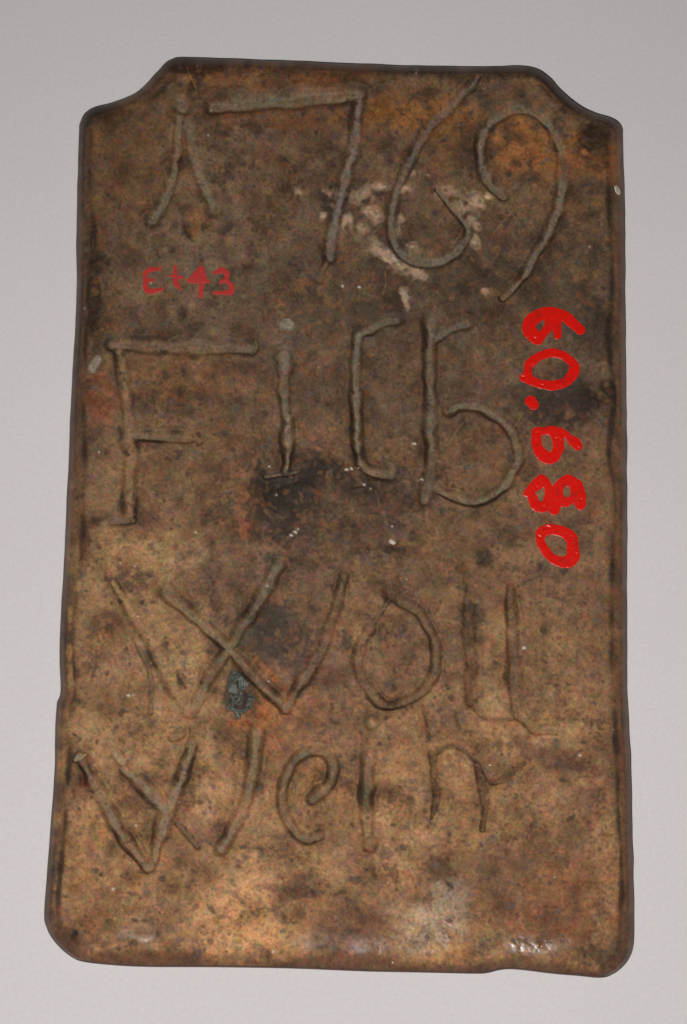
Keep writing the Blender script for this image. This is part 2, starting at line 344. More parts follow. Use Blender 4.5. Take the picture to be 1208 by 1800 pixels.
# mottling: many small flecks of dirt, ochre and purple
upper = 1 - sstep(300, 1300, GY)
paint((58, 46, 36), (0.42 + 0.12 * upper) * sstep(0.3, 1.9, 0.75 * N8 + 0.45 * N16 + 0.55 * N4))
paint((62, 48, 38), 0.55 * sstep(1.2, 2.3, PEP) * (0.65 + 0.35 * upper))
MOT = 0.6 * noise(9) + 0.5 * noise(5) + 0.45 * noise(20)
COL *= np.clip(1 + 0.16 * MOT, 0.6, 1.5)[..., None] ** np.array([0.9, 1.0, 1.1])
paint((158, 118, 74), 0.34 * sstep(0.55, 2.0, -0.6 * N8 - 0.6 * N4 + 0.2 * N40))
paint((134, 80, 46), 0.28 * sstep(0.8, 2.0, 0.8 * noise(4) + 0.6 * noise(11)))
paint((92, 72, 70), 0.42 * sstep(0.9, 2.0, 0.8 * noise(3.2) + 0.6 * noise(9)))
paint((54, 43, 38), 0.6 * pit)
paint((60, 46, 38), 0.42 * sstep(1.1, 2.1, noise(2.2) * 0.8 + 0.5 * N16))
paint((84, 82, 76), 0.5 * sstep(2.0, 2.6, noise(4.5)))
# pale lime left in the skin round the 6 and 7
LIME = np.zeros((NY, NX))
for cx, cy, rx, ry, rot in [(632,343,22,15,10),(600,338,16,10,0),(613,388,17,13,30),(634,400,14,7,30),(655,372,18,9,15),(664,382,10,8,0),(672,329,14,5,0),(690,455,46,10,33),(733,478,16,9,30),
    (783,337,24,13,15),(835,352,20,12,10),(812,368,22,12,25),(826,385,12,9,60),(857,347,13,7,25),(712,330,14,9,-20),(730,304,11,6,-20),(752,308,9,3,20),(723,433,10,8,0),(704,384,9,8,0),(699,408,6,12,0),(838,396,7,7,0),(834,422,7,8,0),(568,379,7,6,0),(578,342,14,6,0),(712,525,6,14,-10),(523,337,5,4,0),(585,360,7,5,0),(850,510,8,5,0)]:
    rx, ry = rx * 1.12 + 1, ry * 1.15 + 1.5; R = 2.6 * max(rx, ry)
    i0, i1 = np.searchsorted(gx, [cx - R, cx + R]); j0, j1 = np.searchsorted(gy, [cy - R, cy + R])
    X, Y = GX[j0:j1, i0:i1] - cx, GY[j0:j1, i0:i1] - cy
    a = math.radians(rot); u = X * math.cos(a) + Y * math.sin(a); v = -X * math.sin(a) + Y * math.cos(a)
    q = np.hypot(u / rx, v / ry) + 0.30 * NF[j0:j1, i0:i1] + 0.16 * N4[j0:j1, i0:i1]
    LIME[j0:j1, i0:i1] = np.maximum(LIME[j0:j1, i0:i1], 1 - sstep(0.2, 1.4, q))
LIME *= np.clip(1 - TW * 0.6, 0, 1)
paint((186, 158, 130), np.clip(0.85 * LIME * (0.9 + 0.25 * N4), 0, 0.95))
HGT += 0.14 * LIME * (1 + 0.4 * N8)
# grooves keep their own smooth grey skin
g = np.clip(TW * (0.84 + 0.16 * N8 + 0.10 * N4 - 0.5 * sstep(1.2, 2.2, PEP)), 0, 1)
COL[:] = COL * (1 - g[..., None]) + TINT * g[..., None]
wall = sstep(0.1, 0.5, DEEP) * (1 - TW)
paint((50, 38, 28), np.clip((0.16 + 0.32 * sstep(540, 560, GY) * (GY < 930) + 0.17 * (GY >= 930)) * np.exp(-((QF - 1.22) / 0.30) ** 2) * (0.75 + 1.0 * N16 + 0.5 * N8), 0, 0.75))  # dirt and shade of the groove walls, painted into the colour
# dirt and shading painted dark along the shoulder of the long edges, brown skin outside it
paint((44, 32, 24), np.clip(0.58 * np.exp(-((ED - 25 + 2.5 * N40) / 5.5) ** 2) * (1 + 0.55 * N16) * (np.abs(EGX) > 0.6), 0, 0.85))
paint((128, 88, 58), np.clip(0.7 * (1 - sstep(14, 20, ED + 2 * N16)) * (EGX < -0.6) * (0.9 + 0.35 * N40), 0, .9))
paint((92, 68, 52), np.clip(0.65 * (1 - sstep(12, 22, ED + 3 * N16)) * ((EGX > 0.6) | (EGY < -0.5)) * (0.9 + 0.3 * N40), 0, .9))
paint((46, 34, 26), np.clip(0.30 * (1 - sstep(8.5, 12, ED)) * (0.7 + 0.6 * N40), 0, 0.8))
paint((48, 36, 27), np.clip(0.55 * (1 - sstep(4, 20, ED + 6 * N16)) * (0.45 + 0.6 * N40) * (GY < 260) * (np.abs(EGX) < 0.95), 0, 0.8))
paint((88, 62, 48), 0.5 * (1 - sstep(16, 30, ED + 4 * N16)) * (GY > 1600))
for cx, cy, rx, ry in [(121,1143,6,18),(124,1185,6,18),(108,1345,6,26),(101,1440,5,14),(122,1090,4,20),(138,1030,4,9),(1087,1500,4,20)]:
    blob(cx, cy, rx, ry, (166, 126, 76), .75, 0, .3)
# hair-fine scratches and fibres
SC = np.zeros((NY, NX)); 
for k in range(420):
    if k < 320: x0, y0 = rng.uniform(150, 1080), 130 + 520 * rng.random() ** 1.4
    else: x0, y0 = rng.uniform(110, 1090), rng.uniform(600, 1690)
    a = rng.normal(-0.9, 0.7); L = rng.uniform(6, 22) * (1 + 1.2 * (k % 9 == 0))
    p = np.array([(x0, y0), (x0 + L * .5 * math.cos(a) + rng.normal(0, 2), y0 + L * .5 * math.sin(a) + rng.normal(0, 2)), (x0 + L * math.cos(a), y0 + L * math.sin(a))])
    D = None
    for q0, q1 in ((p[0], p[1]), (p[1], p[2])):
        i0, i1 = np.searchsorted(gx, [min(q0[0], q1[0]) - 3, max(q0[0], q1[0]) + 3]); j0, j1 = np.searchsorted(gy, [min(q0[1], q1[1]) - 3, max(q0[1], q1[1]) + 3])
        if i0 >= i1 or j0 >= j1: continue
        X, Y = GX[j0:j1, i0:i1], GY[j0:j1, i0:i1]; d = q1 - q0
        t = np.clip(((X - q0[0]) * d[0] + (Y - q0[1]) * d[1]) / (d @ d + 1e-9), 0, 1)
        dd = np.hypot(X - q0[0] - t * d[0], Y - q0[1] - t * d[1])
        SC[j0:j1, i0:i1] = np.maximum(SC[j0:j1, i0:i1], (1 - sstep(0.4, 1.6, dd)) * (0.30 + 0.35 * (k % 9 == 0)))
for pts in [((626,440),(668,398)), ((866,412),(900,372)), ((1010,238),(1034,212)), ((875,640),(930,620)), ((353,166),(362,140)), ((252,420),(300,398))]:
    D = seg_field(np.array(pts, float), False, 4.0)
    SC = np.maximum(SC, 0.55 * (1 - sstep(0.4, 1.6, D)))
paint((160, 124, 82), 0.45 * SC)
# camera-scale grain of the fired clay
COL *= np.clip(1 + 0.07 * FINE + 0.09 * N2 + 0.09 * N4, 0.6, 1.5)[..., None]
COL *= np.clip(1 + 0.05 * np.stack([noise(1.5), noise(1.8), noise(1.5)], -1) + 0.055 * np.stack([noise(4), 0.6 * noise(4), noise(4)], -1), 0.75, 1.25)
COL *= np.array([1.02, 0.975, 0.955])
ALB = 1.19
COL *= ALB
# gloss: waxed lower edge, dull dusty top
GLOSS = np.zeros((NY, NX))
for cx, cy, rx, ry, v in [(945, 1660, 80, 22, .45), (235, 1640, 60, 16, .30), (745, 1630, 70, 60, .20), (600, 1655, 90, 22, .22), (1060, 1560, 24, 90, .12)]:
    GLOSS = np.maximum(GLOSS, v * (1 - sstep(0.4, 1.2, np.hypot((GX - cx) / rx, (GY - cy) / ry) + 0.22 * NF)))
ROUGH = np.clip(0.74 + 0.06 * N16 + 0.04 * N40 - 0.16 * rough_zone * (0.5 + 0.5 * sstep(-.5, 1, N8)) - 0.08 * sstep(1040, 1075, GX)
    - GLOSS, 0.24, 0.9)
spec_glint = (rng.random((NY, NX)) > 0.99997)
mica_glint = blur(spec_glint * rng.uniform(0.2, 1.0, (NY, NX)), 0.8); mica_glint = np.clip(mica_glint / 0.22, 0, 1)
for cx, cy, r in [(727,780,4),(921,1139,4),(1019,1328,3),(632,505,3),(603,502,3.5),(518,935,4),(512,941,3),(524,930,2.5),(344,936,3),(610,826,4),(618,824,3),(630,822,2.5),(475,820,4),(640,852,3),(652,860,3),(690,925,2.5),(240,1452,3),(199,1563,3.5),(226,1223,3),(234,1222,2),(862,1345,2.5),(480,1672,3),(690,1690,2.5),(560,645,2),(742,842,3),(735,845,2.5),(470,1028,2.5),(715,1018,2)]:
    mica_glint = np.maximum(mica_glint, 1 - sstep(0.4, 1.1, np.hypot(GX - cx, (GY - cy) * 1.3) / r + 0.25 * N2))
paint((214, 206, 190), 0.85 * mica_glint); ROUGH = np.where(mica_glint > 0.3, 0.2, ROUGH)  # mica specks and their bright glints, painted on near-white

# ---------------------------------------------------------------- the tile mesh: face grid + rolled side rings + base
DC = 8.0
cell_ok = EDS > DC - 0.7
cells = cell_ok[:-1, :-1] & cell_ok[1:, :-1] & cell_ok[:-1, 1:] & cell_ok[1:, 1:]
vid = np.full((NY, NX), -1, int)
used = np.zeros((NY, NX), bool)
used[:-1, :-1] |= cells; used[1:, :-1] |= cells; used[:-1, 1:] |= cells; used[1:, 1:] |= cells
full = np.zeros((NY, NX), int)
full[:-1, :-1] += cells; full[1:, :-1] += cells; full[:-1, 1:] += cells; full[1:, 1:] += cells
border = used & (full < 4)
vid[used] = np.arange(used.sum())
PX, PY, HH = GX[used].copy(), GY[used].copy(), HGT[used].copy()
bm_ = border[used]
ed, ex, ey = ED[used], EGX[used], EGY[used]
mv = ed[bm_] - DC
HH[bm_] += (edge_drop(np.maximum(ed[bm_], 8.0)) - edge_drop(DC)) * EDK[used][bm_]
PX[bm_] -= ex[bm_] * mv; PY[bm_] -= ey[bm_] * mv
j, i = np.nonzero(cells)
F = np.stack([vid[j, i], vid[j + 1, i], vid[j + 1, i + 1], vid[j, i + 1]], 1)     # counter-clockwise from above
e = np.concatenate([F[:, [0, 1]], F[:, [1, 2]], F[:, [2, 3]], F[:, [3, 0]]])
n0 = int(used.sum())
key = e[:, 0].astype(np.int64) * n0 + e[:, 1]
rev = e[:, 1].astype(np.int64) * n0 + e[:, 0]
be = e[~np.isin(key, rev)]
nxt = {int(a): int(b) for a, b in be}
start = int(be[0, 0]); loop = [start]; c = nxt[start]
while c != start and len(loop) < len(be) + 5:
    loop.append(c); c = nxt[c]
loop = np.array(loop)
XT, YT = plane_xy(PX, PY, T)
V = [np.stack([XT, YT, T + HH / 1000], 1)]
# nearest outline point + outward normal for each loop vertex
lx, ly = PX[loop], PY[loop]
ox, oy = -ex[loop], -ey[loop]
# gradient vectors point from the outline to the spot; outward is the opposite
def smooth_loop(a, k):
    for _ in range(k): a = (np.roll(a, 1) + 2 * a + np.roll(a, -1)) / 4
    return a
ox, oy = smooth_loop(ox, 6), smooth_loop(oy, 6)
nl = np.hypot(ox, oy); ox, oy = ox / nl, oy / nl
zs = T * (0.45 + np.clip(-oy, 0, 1) * 0.35 - np.clip(oy, 0, 1) * 0.25 - np.abs(ox) * 0.15)
X0, Y0 = plane_xy(lx + ox * DC, ly + oy * DC, zs)
XI, YI = XT[loop], YT[loop]
s_arc = np.cumsum(np.hypot(lx - np.roll(lx, 1), ly - np.roll(ly, 1)))
sn = np.interp(s_arc, np.arange(0, s_arc[-1] + 30, 9), rng.standard_normal(int((s_arc[-1] + 30) / 9) + 1)[:len(np.arange(0, s_arc[-1] + 30, 9))])
sn = smooth_loop(sn, 120); sn /= sn.std()
zl = T + HH[loop] / 1000
rings = [(6.4, .10), (4.9, .21), (3.6, .33), (2.4, .46), (1.4, .59), (0.6, .72), (0.1, .84), (0.0, .93), (0.8, .98), (3.5, .99)]
def frame_xy(P):
    d = P - CAM
    depth = d[:, 1] * ST - d[:, 2] * CT
    return W0 / 2 + d[:, 0] / depth * DIST * PXM, H0 / 2 - (d[:, 1] * CT + d[:, 2] * ST) / depth * DIST * PXM
reach = np.full(len(loop), DC)
for it in range(6):                 # let the built side, not a guess, reach the traced outline
    X0, Y0 = plane_xy(lx + ox * reach, ly + oy * reach, zs)
    best = np.full(len(loop), -1e9)
    for d, fz in [(DC, 0.0)] + rings:
        w = 1 - d / DC
        px_, py_ = frame_xy(np.stack([XI * (1 - w) + X0 * w, YI * (1 - w) + Y0 * w, zl * (1 - fz) + 0.0002 * fz], 1))
        best = np.maximum(best, (px_ - lx) * ox + (py_ - ly) * oy)
    reach = reach + smooth_loop(DC - best, 10)
print('reach', reach.min(), reach.max(), np.abs(DC - best).max())
faces = [F]
prev = loop; base = n0
RC = [COL[used]]; RR = [ROUGH[used]]
skin = np.stack([np.interp(s_arc, np.linspace(0, s_arc[-1], 700), smooth_loop(rng.standard_normal(700), 2)) for _ in range(2)])
cl = COL[used][loop]
cl = np.stack([smooth_loop(cl[:, k], 12) for k in range(3)], 1)
low_l = sstep(1600, 1680, ly + oy * DC)[:, None]
for k, (d, fz) in enumerate(rings):
    w = 1 - d / DC
    nn = 0.00006 * sn * math.sin(math.pi * min(1, k / 8.0))
    x = XI * (1 - w) + X0 * w + ox * nn * 1.0
    y = YI * (1 - w) + Y0 * w - oy * nn * 1.0
    z = zl * (1 - fz) + 0.0002 * fz
    V.append(np.stack([x, y, z], 1))
    cur = np.arange(base, base + len(loop)); base += len(loop)
    pn, cn = np.roll(prev, -1), np.roll(cur, -1)
    faces.append(np.stack([pn, prev, cur, cn], 1))
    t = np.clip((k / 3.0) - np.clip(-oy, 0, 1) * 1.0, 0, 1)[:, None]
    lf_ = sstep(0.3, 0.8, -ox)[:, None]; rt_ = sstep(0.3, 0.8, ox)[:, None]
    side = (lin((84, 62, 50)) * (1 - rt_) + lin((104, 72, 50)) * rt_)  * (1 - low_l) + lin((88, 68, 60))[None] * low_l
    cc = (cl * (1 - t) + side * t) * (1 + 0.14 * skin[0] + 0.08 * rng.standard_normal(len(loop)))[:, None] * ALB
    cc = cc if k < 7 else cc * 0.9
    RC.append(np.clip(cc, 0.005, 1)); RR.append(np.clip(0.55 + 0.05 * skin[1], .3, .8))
    prev = cur
# base
V.append(np.array([[0.0, 0.0, 0.0002]])); cidx = base; base += 1
RC.append(np.array([lin((98, 70, 50))])); RR.append(np.array([0.8]))
tri_base = np.stack([np.roll(prev, -1), prev, np.full(len(prev), cidx)], 1)
V = np.concatenate(V); RC = np.concatenate(RC); RR = np.concatenate(RR)
Q = np.concatenate(faces)
# smooth vertex normals over the whole tile so that the split parts stay seamless
NRM = np.zeros_like(V)
fn = np.cross(V[Q[:, 2]] - V[Q[:, 0]], V[Q[:, 3]] - V[Q[:, 1]])
for k in range(4): 
    for a in range(3): NRM[:, a] += np.bincount(Q[:, k], fn[:, a], len(V))
NRM[cidx] = (0, 0, -1)
NRM /= np.maximum(np.linalg.norm(NRM, axis=1, keepdims=True), 1e-15)

# ---------------------------------------------------------------- materials
def newmat(name):
    m = bpy.data.materials.new(name); m.use_nodes = True
    nt = m.node_tree
    return m, nt, nt.nodes['Principled BSDF']
def nd(nt, typ, **kw):
    n = nt.nodes.new(typ)
    for k, v in kw.items(): setattr(n, k, v)
    return n
def tex(nt, scale, detail=4.0, rough=0.6):
    tc = nd(nt, 'ShaderNodeTexCoord'); n = nd(nt, 'ShaderNodeTexNoise')
    n.inputs['Scale'].default_value = scale; n.inputs['Detail'].default_value = detail; n.inputs['Roughness'].default_value = rough
    nt.links.new(tc.outputs['Object'], n.inputs['Vector'])
    return n
def ramp(nt, src, a, b, lo, hi):
    r = nd(nt, 'ShaderNodeMapRange'); r.inputs[1].default_value = a; r.inputs[2].default_value = b
    r.inputs[3].default_value = lo; r.inputs[4].default_value = hi
    nt.links.new(src, r.inputs[0]); return r.outputs[0]
def scale_col(nt, c, f):
    v = nd(nt, 'ShaderNodeVectorMath', operation='SCALE')
    nt.links.new(c, v.inputs[0]); nt.links.new(f, v.inputs[3]); return v.outputs[0]

def clay_material():
    m, nt, p = newmat('fired_clay')
    c = nd(nt, 'ShaderNodeAttribute', attribute_name='clay_colour'); r = nd(nt, 'ShaderNodeAttribute', attribute_name='clay_gloss')
    n = tex(nt, 1500.0, 5.0, 0.75)
    out = scale_col(nt, c.outputs['Color'], ramp(nt, n.outputs['Fac'], 0.25, 0.75, 0.80, 1.20))
    nt.links.new(out, p.inputs['Base Color']); nt.links.new(r.outputs['Fac'], p.inputs['Roughness'])
    b = nd(nt, 'ShaderNodeBump'); b.inputs['Strength'].default_value = 0.7; b.inputs['Distance'].default_value = 0.00013
    n2 = tex(nt, 1100.0, 6.0, 0.7); nt.links.new(n2.outputs['Fac'], b.inputs['Height']); nt.links.new(ramp(nt, r.outputs['Fac'], 0.32, 0.62, 0.08, 0.7), b.inputs['Strength']); nt.links.new(b.outputs['Normal'], p.inputs['Normal'])
    p.inputs['Specular IOR Level'].default_value = 0.32
    return m
CLAY = clay_material()

def paint_material(name, rgb, wear, rough):
    m, nt, p = newmat(name)
    n = tex(nt, 420.0, 4.0, 0.65); k = tex(nt, 1500.0, 3.0, 0.6)
    mix = nd(nt, 'ShaderNodeMix', data_type='RGBA')
    nt.links.new(ramp(nt, n.outputs['Fac'], 0.72 - wear, 0.92 - wear * 0.8, 0.0, 0.75), mix.inputs[0])
    mix.inputs[6].default_value = (*rgb, 1); mix.inputs[7].default_value = (0.16, 0.022, 0.014, 1)
    nt.links.new(scale_col(nt, mix.outputs[2], ramp(nt, k.outputs['Fac'], 0.25, 0.75, 0.86, 1.12)), p.inputs['Base Color'])
    p.inputs['Roughness'].default_value = rough; p.inputs['Specular IOR Level'].default_value = 0.4
    b = nd(nt, 'ShaderNodeBump'); b.inputs['Strength'].default_value = 0.6; b.inputs['Distance'].default_value = 0.00022
    nt.links.new(tex(nt, 380.0, 5.0).outputs['Fac'], b.inputs['Height']); nt.links.new(b.outputs['Normal'], p.inputs['Normal'])
    return m
RED = paint_material('red_enamel', (0.80, 0.008, 0.003), 0.17, 0.30)
RED_OLD = paint_material('faded_red_enamel', (0.52, 0.034, 0.028), 0.15, 0.6)

def stone_material(name, rgb, dark, rough, sc_=500.0):
    m, nt, p = newmat(name)
    n = tex(nt, sc_, 5.0, 0.7)
    cr = nd(nt, 'ShaderNodeValToRGB')
    cr.color_ramp.elements[0].position = 0.3; cr.color_ramp.elements[0].color = (*dark, 1)
    cr.color_ramp.elements[1].position = 0.72; cr.color_ramp.elements[1].color = (*rgb, 1)
    nt.links.new(n.outputs['Fac'], cr.inputs[0]); nt.links.new(cr.outputs[0], p.inputs['Base Color'])
    p.inputs['Roughness'].default_value = rough
    b = nd(nt, 'ShaderNodeBump'); b.inputs['Strength'].default_value = 0.7; b.inputs['Distance'].default_value = 0.0003
    nt.links.new(n.outputs['Fac'], b.inputs['Height']); nt.links.new(b.outputs['Normal'], p.inputs['Normal'])
    return m
PEB = stone_material('pebble_stone', (0.40, 0.31, 0.21), (0.15, 0.12, 0.09), 0.6)
QUARTZ = stone_material('quartz_grain', (0.75, 0.68, 0.56), (0.5, 0.42, 0.32), 0.4)
SLAG_DULL = stone_material('dull_slag', (0.05, 0.045, 0.035), (0.014, 0.013, 0.010), 0.75, 500.0)
SLAG = stone_material('slag_glass', (0.15, 0.15, 0.115), (0.008, 0.009, 0.007), 0.42, 1000.0)

def paper_material():
    m, nt, p = newmat('grey_card')
    n = tex(nt, 900.0, 5.0, 0.7); b2 = tex(nt, 9.0, 3.0)
    base = nd(nt, 'ShaderNodeMix', data_type='RGBA')
    nt.links.new(ramp(nt, b2.outputs['Fac'], 0.3, 0.7, 0, 1), base.inputs[0])
    base.inputs[6].default_value = (0.79, 0.765, 0.768, 1); base.inputs[7].default_value = (0.82, 0.795, 0.798, 1)
    fib = tex(nt, 420.0, 3.0, 0.7)
    tint = nd(nt, 'ShaderNodeMix', data_type='RGBA', blend_type='MULTIPLY'); tint.inputs[0].default_value = 1.0
    cr = nd(nt, 'ShaderNodeValToRGB')
    cr.color_ramp.elements[0].position = 0.3; cr.color_ramp.elements[0].color = (1.0, 0.955, 0.975, 1)
    cr.color_ramp.elements[1].position = 0.7; cr.color_ramp.elements[1].color = (0.965, 1.0, 0.98, 1)
    nt.links.new(fib.outputs['Fac'], cr.inputs[0])
    nt.links.new(base.outputs[2], tint.inputs[6]); nt.links.new(cr.outputs[0], tint.inputs[7])
    nt.links.new(scale_col(nt, tint.outputs[2], ramp(nt, n.outputs['Fac'], 0.25, 0.75, 0.94, 1.06)), p.inputs['Base Color'])
    p.inputs['Roughness'].default_value = 0.85; p.inputs['Specular IOR Level'].default_value = 0.2
    b = nd(nt, 'ShaderNodeBump'); b.inputs['Strength'].default_value = 0.35; b.inputs['Distance'].default_value = 0.0001
    nt.links.new(n.outputs['Fac'], b.inputs['Height']); nt.links.new(b.outputs['Normal'], p.inputs['Normal'])
    return m
PAPER = paper_material()

# ---------------------------------------------------------------- objects
tile = bpy.data.objects.new('clay_tile', None)
col.objects.link(tile)
tile.empty_display_size = 0.02
tile['label'] = 'weathered brown clay roof tile with incised writing and red painted numbers, lying on grey card'
tile['category'] = 'clay tile'

def link_mesh(name, verts, faces_list, mat, parent, label=None, normals=None, colour=None, gloss=None):
    me = bpy.data.meshes.new(name)
    nv = len(verts); lt = np.concatenate([np.full(len(f), f.shape[1], np.int32) for f in faces_list])
    li = np.concatenate([f.ravel() for f in faces_list]).astype(np.int32)
    ls = np.concatenate([[0], np.cumsum(lt)[:-1]]).astype(np.int32)
    me.vertices.add(nv); me.loops.add(len(li)); me.polygons.add(len(lt))
    me.vertices.foreach_set('co', verts.astype(np.float32).ravel())
    me.loops.foreach_set('vertex_index', li)
    me.polygons.foreach_set('loop_start', ls); me.polygons.foreach_set('loop_total', lt)
    me.update(calc_edges=True); me.validate()
    me.polygons.foreach_set('use_smooth', np.ones(len(me.polygons), bool))
    if colour is not None:
        a = me.attributes.new('clay_colour', 'FLOAT_COLOR', 'POINT')
        a.data.foreach_set('color', np.concatenate([colour, np.ones((nv, 1))], 1).astype(np.float32).ravel())
        a = me.attributes.new('clay_gloss', 'FLOAT', 'POINT'); a.data.foreach_set('value', gloss.astype(np.float32))
    if normals is not None:
        me.normals_split_custom_set_from_vertices(normals.astype(np.float32))
    me.materials.append(mat)
    o = bpy.data.objects.new(name, me); col.objects.link(o)
    o.parent = parent
    if label: o['label'] = label
    return o

own_f = np.full(len(Q), -1)
o_all = OWN[used]
q0 = o_all[F]                       # grid faces only
own_f[:len(F)] = np.where((q0 >= 0).sum(1) >= 3, q0.max(1), -1)
def part_from(mask, name, label, extra=None):
    q = Q[mask]
    ids = [q.ravel()] + ([extra.ravel()] if extra is not None else [])
    u, inv = np.unique(np.concatenate(ids), return_inverse=True)
    fl_ = [inv[:q.size].reshape(-1, 4)]
    if extra is not None: fl_.append(inv[q.size:].reshape(-1, 3))
    return link_mesh(name, V[u], fl_, CLAY, tile, label, NRM[u], RC[u], RR[u])
part_from(own_f < 0, 'tile_body', None, tri_base)
for li_, (kind, lab, _) in enumerate(LET):
    if (own_f == li_).any():
        part_from(own_f == li_, kind, lab)

# --- things that lie on the skin: draped from their own stroke shapes
def sample(px, py):
    fxx = np.clip((px - gx[0]) / ST_PX, 0, NX - 1.001); fyy = np.clip((py - gy[0]) / ST_PX, 0, NY - 1.001)
    a, b = fxx.astype(int), fyy.astype(int); u, v = fxx - a, fyy - b
    return (HGT[b, a] * (1 - u) + HGT[b, a + 1] * u) * (1 - v) + (HGT[b + 1, a] * (1 - u) + HGT[b + 1, a + 1] * u) * v
def draped(name, label, strokes, mat, thick, step=0.8, rag=0.0, lumpy=0.0, smooth=True, cuts=()):
    """strokes: [(points with optional third column = half width, half width)]"""
    S = []
    for pts, hw in strokes:
        P = [tuple(p) if len(p) == 3 else (p[0], p[1], hw) for p in pts]
        S.append(curve(P, 3.0) if (len(P) > 2 and smooth) else np.array(P, float))
    allp = np.concatenate(S); R = allp[:, 2].max() + 6
    xs = np.arange(allp[:, 0].min() - R, allp[:, 0].max() + R, step); ys = np.arange(allp[:, 1].min() - R, allp[:, 1].max() + R, step)
    X, Y = np.meshgrid(xs, ys)
    D = np.full(X.shape, 1e3)
    for C in S:
        for a, b in zip(C[:-1], C[1:]):
            d = b[:2] - a[:2]; t = np.clip(((X - a[0]) * d[0] + (Y - a[1]) * d[1]) / (d @ d + 1e-9), 0, 1)
            D = np.minimum(D, np.hypot(X - a[0] - t * d[0], Y - a[1] - t * d[1]) - (a[2] + t * (b[2] - a[2])))
    for cx, cy, rx, ry in cuts:
        D = np.maximum(D, (1 - np.hypot((X - cx) / rx, (Y - cy) / ry)) * min(rx, ry))
    r = np.zeros(X.shape)
    for f, am in ((0.16, .6), (0.33, .45), (0.7, .3)):
        ph = rng.uniform(0, 6.28, 4)
        r += am * np.sin(X * f + ph[0] + 1.3 * np.sin(Y * f * .8 + ph[1])) * np.sin(Y * f * 1.1 + ph[2] + 1.1 * np.sin(X * f * .7 + ph[3]))
    sx_, sy_ = np.clip(((X - gx[0]) / ST_PX).astype(int), 0, NX - 1), np.clip(((Y - gy[0]) / ST_PX).astype(int), 0, NY - 1)
    rs = 0.65 * N8[sy_, sx_] + 0.5 * N4[sy_, sx_]
    D = D + rag * (0.6 * r + 0.5 * N4[sy_, sx_])
    gyD, gxD = np.gradient(D, step)
    g2 = np.maximum(gxD ** 2 + gyD ** 2, 0.2)
    ok = D < 0.5 * step
    cl_ = ok[:-1, :-1] & ok[1:, :-1] & ok[:-1, 1:] & ok[1:, 1:]
    us = np.zeros(X.shape, int)
    us[:-1, :-1] += cl_; us[1:, :-1] += cl_; us[:-1, 1:] += cl_; us[1:, 1:] += cl_
    brd = (us > 0) & (us < 4)
    sh = np.clip(D, -1.5 * step, 1.5 * step) / g2 * brd
    X2, Y2 = X - gxD * sh, Y - gyD * sh
    dd = np.where(brd, 0, np.maximum(-D, 0))
    z = sample(X2, Y2) + np.where(brd, -0.03, thick * (1 - np.exp(-dd / 1.6)) * (1 + lumpy * rs) + 0.012)
    k = us > 0
    ids = np.full(X.shape, -1, int); ids[k] = np.arange(k.sum())
    xw, yw = plane_xy(X2[k], Y2[k], T)
    jj, ii = np.nonzero(cl_)
    f = np.stack([ids[jj, ii], ids[jj + 1, ii], ids[jj + 1, ii + 1], ids[jj, ii + 1]], 1)
    return link_mesh(name, np.stack([xw, yw, T + z[k] / 1000], 1), [f], mat, tile, label)

def A_(pts, ox=900, oy=520, s=0.13245, fat=1.06): return [(ox + p[0] * s, oy + p[1] * s) + ((p[2] * s * fat,) if len(p) > 2 else ()) for p in pts]
def B_(pts): return A_(pts, 900, 720, 1 / 6, 1.08)
def C_(pts): return A_(pts, 230, 450, 0.16556, 1.05)
ka, kb, kc = 0.13245, 1 / 6, 0.16556
draped('painted_digit', 'red painted digit 6, topmost in the sideways number', [
   (A_([(910,450,62),(820,370,66),(700,270,72),(560,235,80),(400,240,82),(270,320,85),(225,430,88),(290,530,90),(345,580,74)]), 10),
   (A_([(380,560,50),(470,440,60),(520,330,80)]), 9), (A_([(560,300,90),(600,430,62),(605,530,48)]), 8)], RED, 0.065, rag=.7)
draped('painted_digit', 'red painted zero, second in the sideways number', [
   (A_([(540,750,60),(680,790,58),(800,880,60),(830,970,72),(800,1060,70),(700,1150,62),(540,1190,66),(380,1170,58),(230,1105,62),(212,1000,54),(245,900,66),(370,800,58),(540,750,60)]), 8),
   (A_([(150,1085,52),(200,1100,56)]), 7)], RED, 0.065, rag=.6)
draped('painted_dot', 'red painted dot between the numerals', [(A_([(248,1395,72),(290,1445,68)]), 9)], RED, 0.065, rag=.6)
draped('painted_digit', 'red painted digit 6 with detached tail, below the dot', [
   (B_([(262,235,50),(258,310,50),(268,390,54),(330,480,62),(430,510,56),(492,400,56),(480,300,60),(440,235,56),(350,222,40),(262,235,50)]), 8.5),
   (B_([(440,225,45),(530,240,40),(585,275,34)]), 6), (B_([(630,315,46),(665,350,56),(695,385,48)]), 8)], RED, 0.065, rag=.6)
draped('painted_digit', 'red painted digit 8 lying sideways', [
   (B_([(310,750,64),(205,840,50),(150,880,30),(205,900,44),(250,1000,56),(340,1020,60),(395,950,60),(400,870,52),(370,790,46),(310,750,64)]), 9),
   (B_([(600,745,62),(505,800,58),(478,880,62),(510,960,58),(600,965,46),(655,890,46),(672,800,60),(600,745,62)]), 9),
   (B_([(675,800,70),(715,900,62),(728,1000,58)]), 9), (B_([(450,930,60),(445,1050,58)]), 9), (B_([(400,860,44),(480,860,44)]), 7)], RED, 0.065, rag=.7, cuts=[(900+305/6,720+910/6,6,8.5),(900+586/6,720+862/6,5.5,8.5)])
draped('painted_digit', 'red painted zero, lowest in the sideways number', [
   (B_([(400,1255,52),(540,1285,56),(625,1350,62),(645,1450,60),(640,1560,70),(560,1605,60),(440,1570,50),(352,1480,46),(303,1380,44),(318,1290,56),(400,1255,52)]), 9)], RED, 0.065, rag=.6)
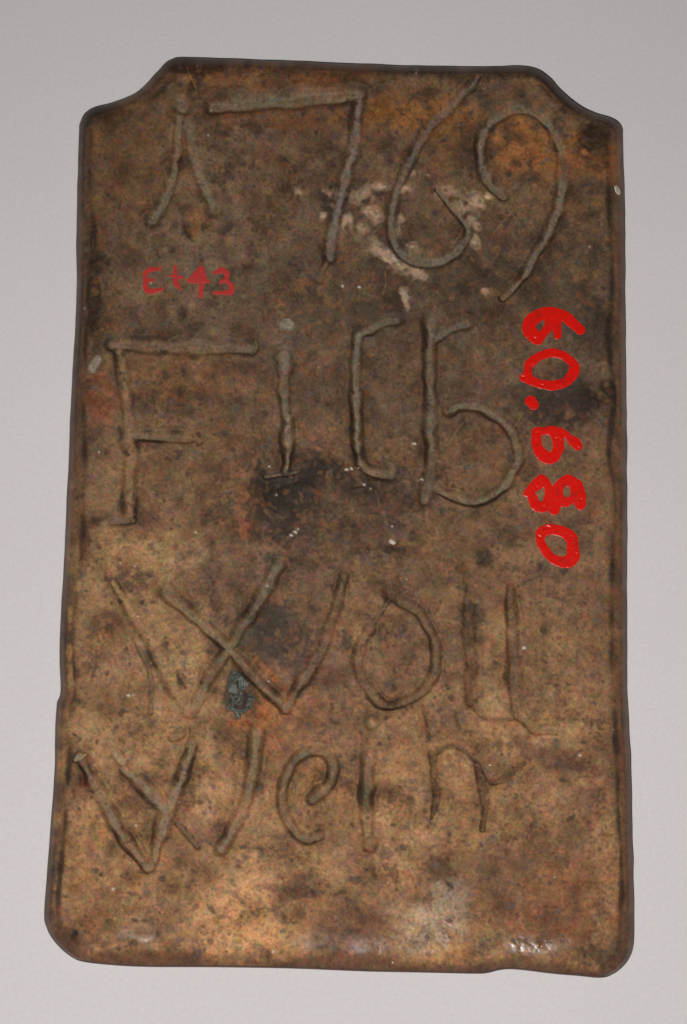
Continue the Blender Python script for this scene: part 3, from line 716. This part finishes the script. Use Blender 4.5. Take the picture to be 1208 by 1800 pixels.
draped('painted_letter', 'small faded red painted capital E', [
   (C_([(315,140,16),(250,142,24),(190,150,28),(152,200,26),(152,270,24),(170,368,32),(250,372,28),(342,350,14)]), 4.5), (C_([(160,262,18),(240,255,18)]), 3.5)], RED_OLD, 0.05, 0.7, rag=.75)
draped('painted_letter', 'small faded red painted letter t', [
   (C_([(475,112,16),(470,190,24),(478,290,28),(522,350,22)]), 4.5), (C_([(402,208,14),(550,232,20)]), 3.3)], RED_OLD, 0.05, 0.7, rag=.75)
draped('painted_digit', 'small faded red painted digit 4', [
   (C_([(742,128,22),(700,190,34),(618,262,26)]), 5), (C_([(620,265,24),(720,262,34),(822,272,20)]), 5), (C_([(755,135,26),(768,220,36),(752,300,30),(742,425,26)]), 5), (C_([(690,225,30),(740,220,40)]), 6)], RED_OLD, 0.05, 0.7, rag=.75)
draped('painted_digit', 'small faded red painted digit 3', [
   (C_([(890,178,22),(968,150,32),(1025,195,28),(1000,245,24),(958,282,18)]), 4.8), (C_([(1005,255,24),(1072,320,26),(1060,385,30),(960,392,24),(885,388,20)]), 4.5)], RED_OLD, 0.05, 0.7, rag=.75)

draped('slag_patch', 'lumpy greenish black slag patch below the crossing strokes', [([(424,1214,5),(422,1236,6)], 5), 
   ([(406,1194,7),(410,1212,8),(407,1232,6),(404,1246,4)], 8), ([(410,1188,8),(422,1194,9),(429,1208,7)], 6), ([(441,1222,8),(437,1238,6)], 8), ([(408,1246,5),(422,1252,6),(438,1246,5)], 6), ([(420,1256,6),(423,1268,3)], 4)], SLAG, 0.34, 0.8, rag=3.0, lumpy=.8)
draped('pebble', 'pale pebble set in the clay above the small i', [([(499,570,10),(508,570,11)], 11)], PEB, 0.9, 0.8, rag=.9, lumpy=.15)
draped('pebble', 'grey and ochre pebble near the left edge', [([(172,633,9),(163,648,9)], 9)], PEB, 0.9, 0.8, rag=.9, lumpy=.15)
draped('pebble', 'small white quartz grain on the right edge', [([(1086,325,5),(1088,330,5)], 5)], QUARTZ, 0.5, 0.6, rag=.5, lumpy=.1)
draped('pebble', 'tiny yellowish grain below the middle', [([(688,951,4),(692,953,4)], 4)], QUARTZ, 0.4, 0.6, rag=.8, lumpy=.2)

# ---------------------------------------------------------------- the card it lies on
n = 40
xs = np.linspace(-2.0, 2.0, n + 1); X, Y = np.meshgrid(xs, xs)
vv = np.stack([X.ravel(), Y.ravel(), np.zeros(X.size)], 1)
ii, jj = np.meshgrid(np.arange(n), np.arange(n)); b0 = (jj * (n + 1) + ii).ravel()
o = link_mesh('tabletop', vv, [np.stack([b0, b0 + 1, b0 + n + 2, b0 + n + 1], 1)], PAPER, None)
o['kind'] = 'structure'
print('tile', len(V), 'verts', len(Q), 'quads; loop', len(loop), 'of', len(be))
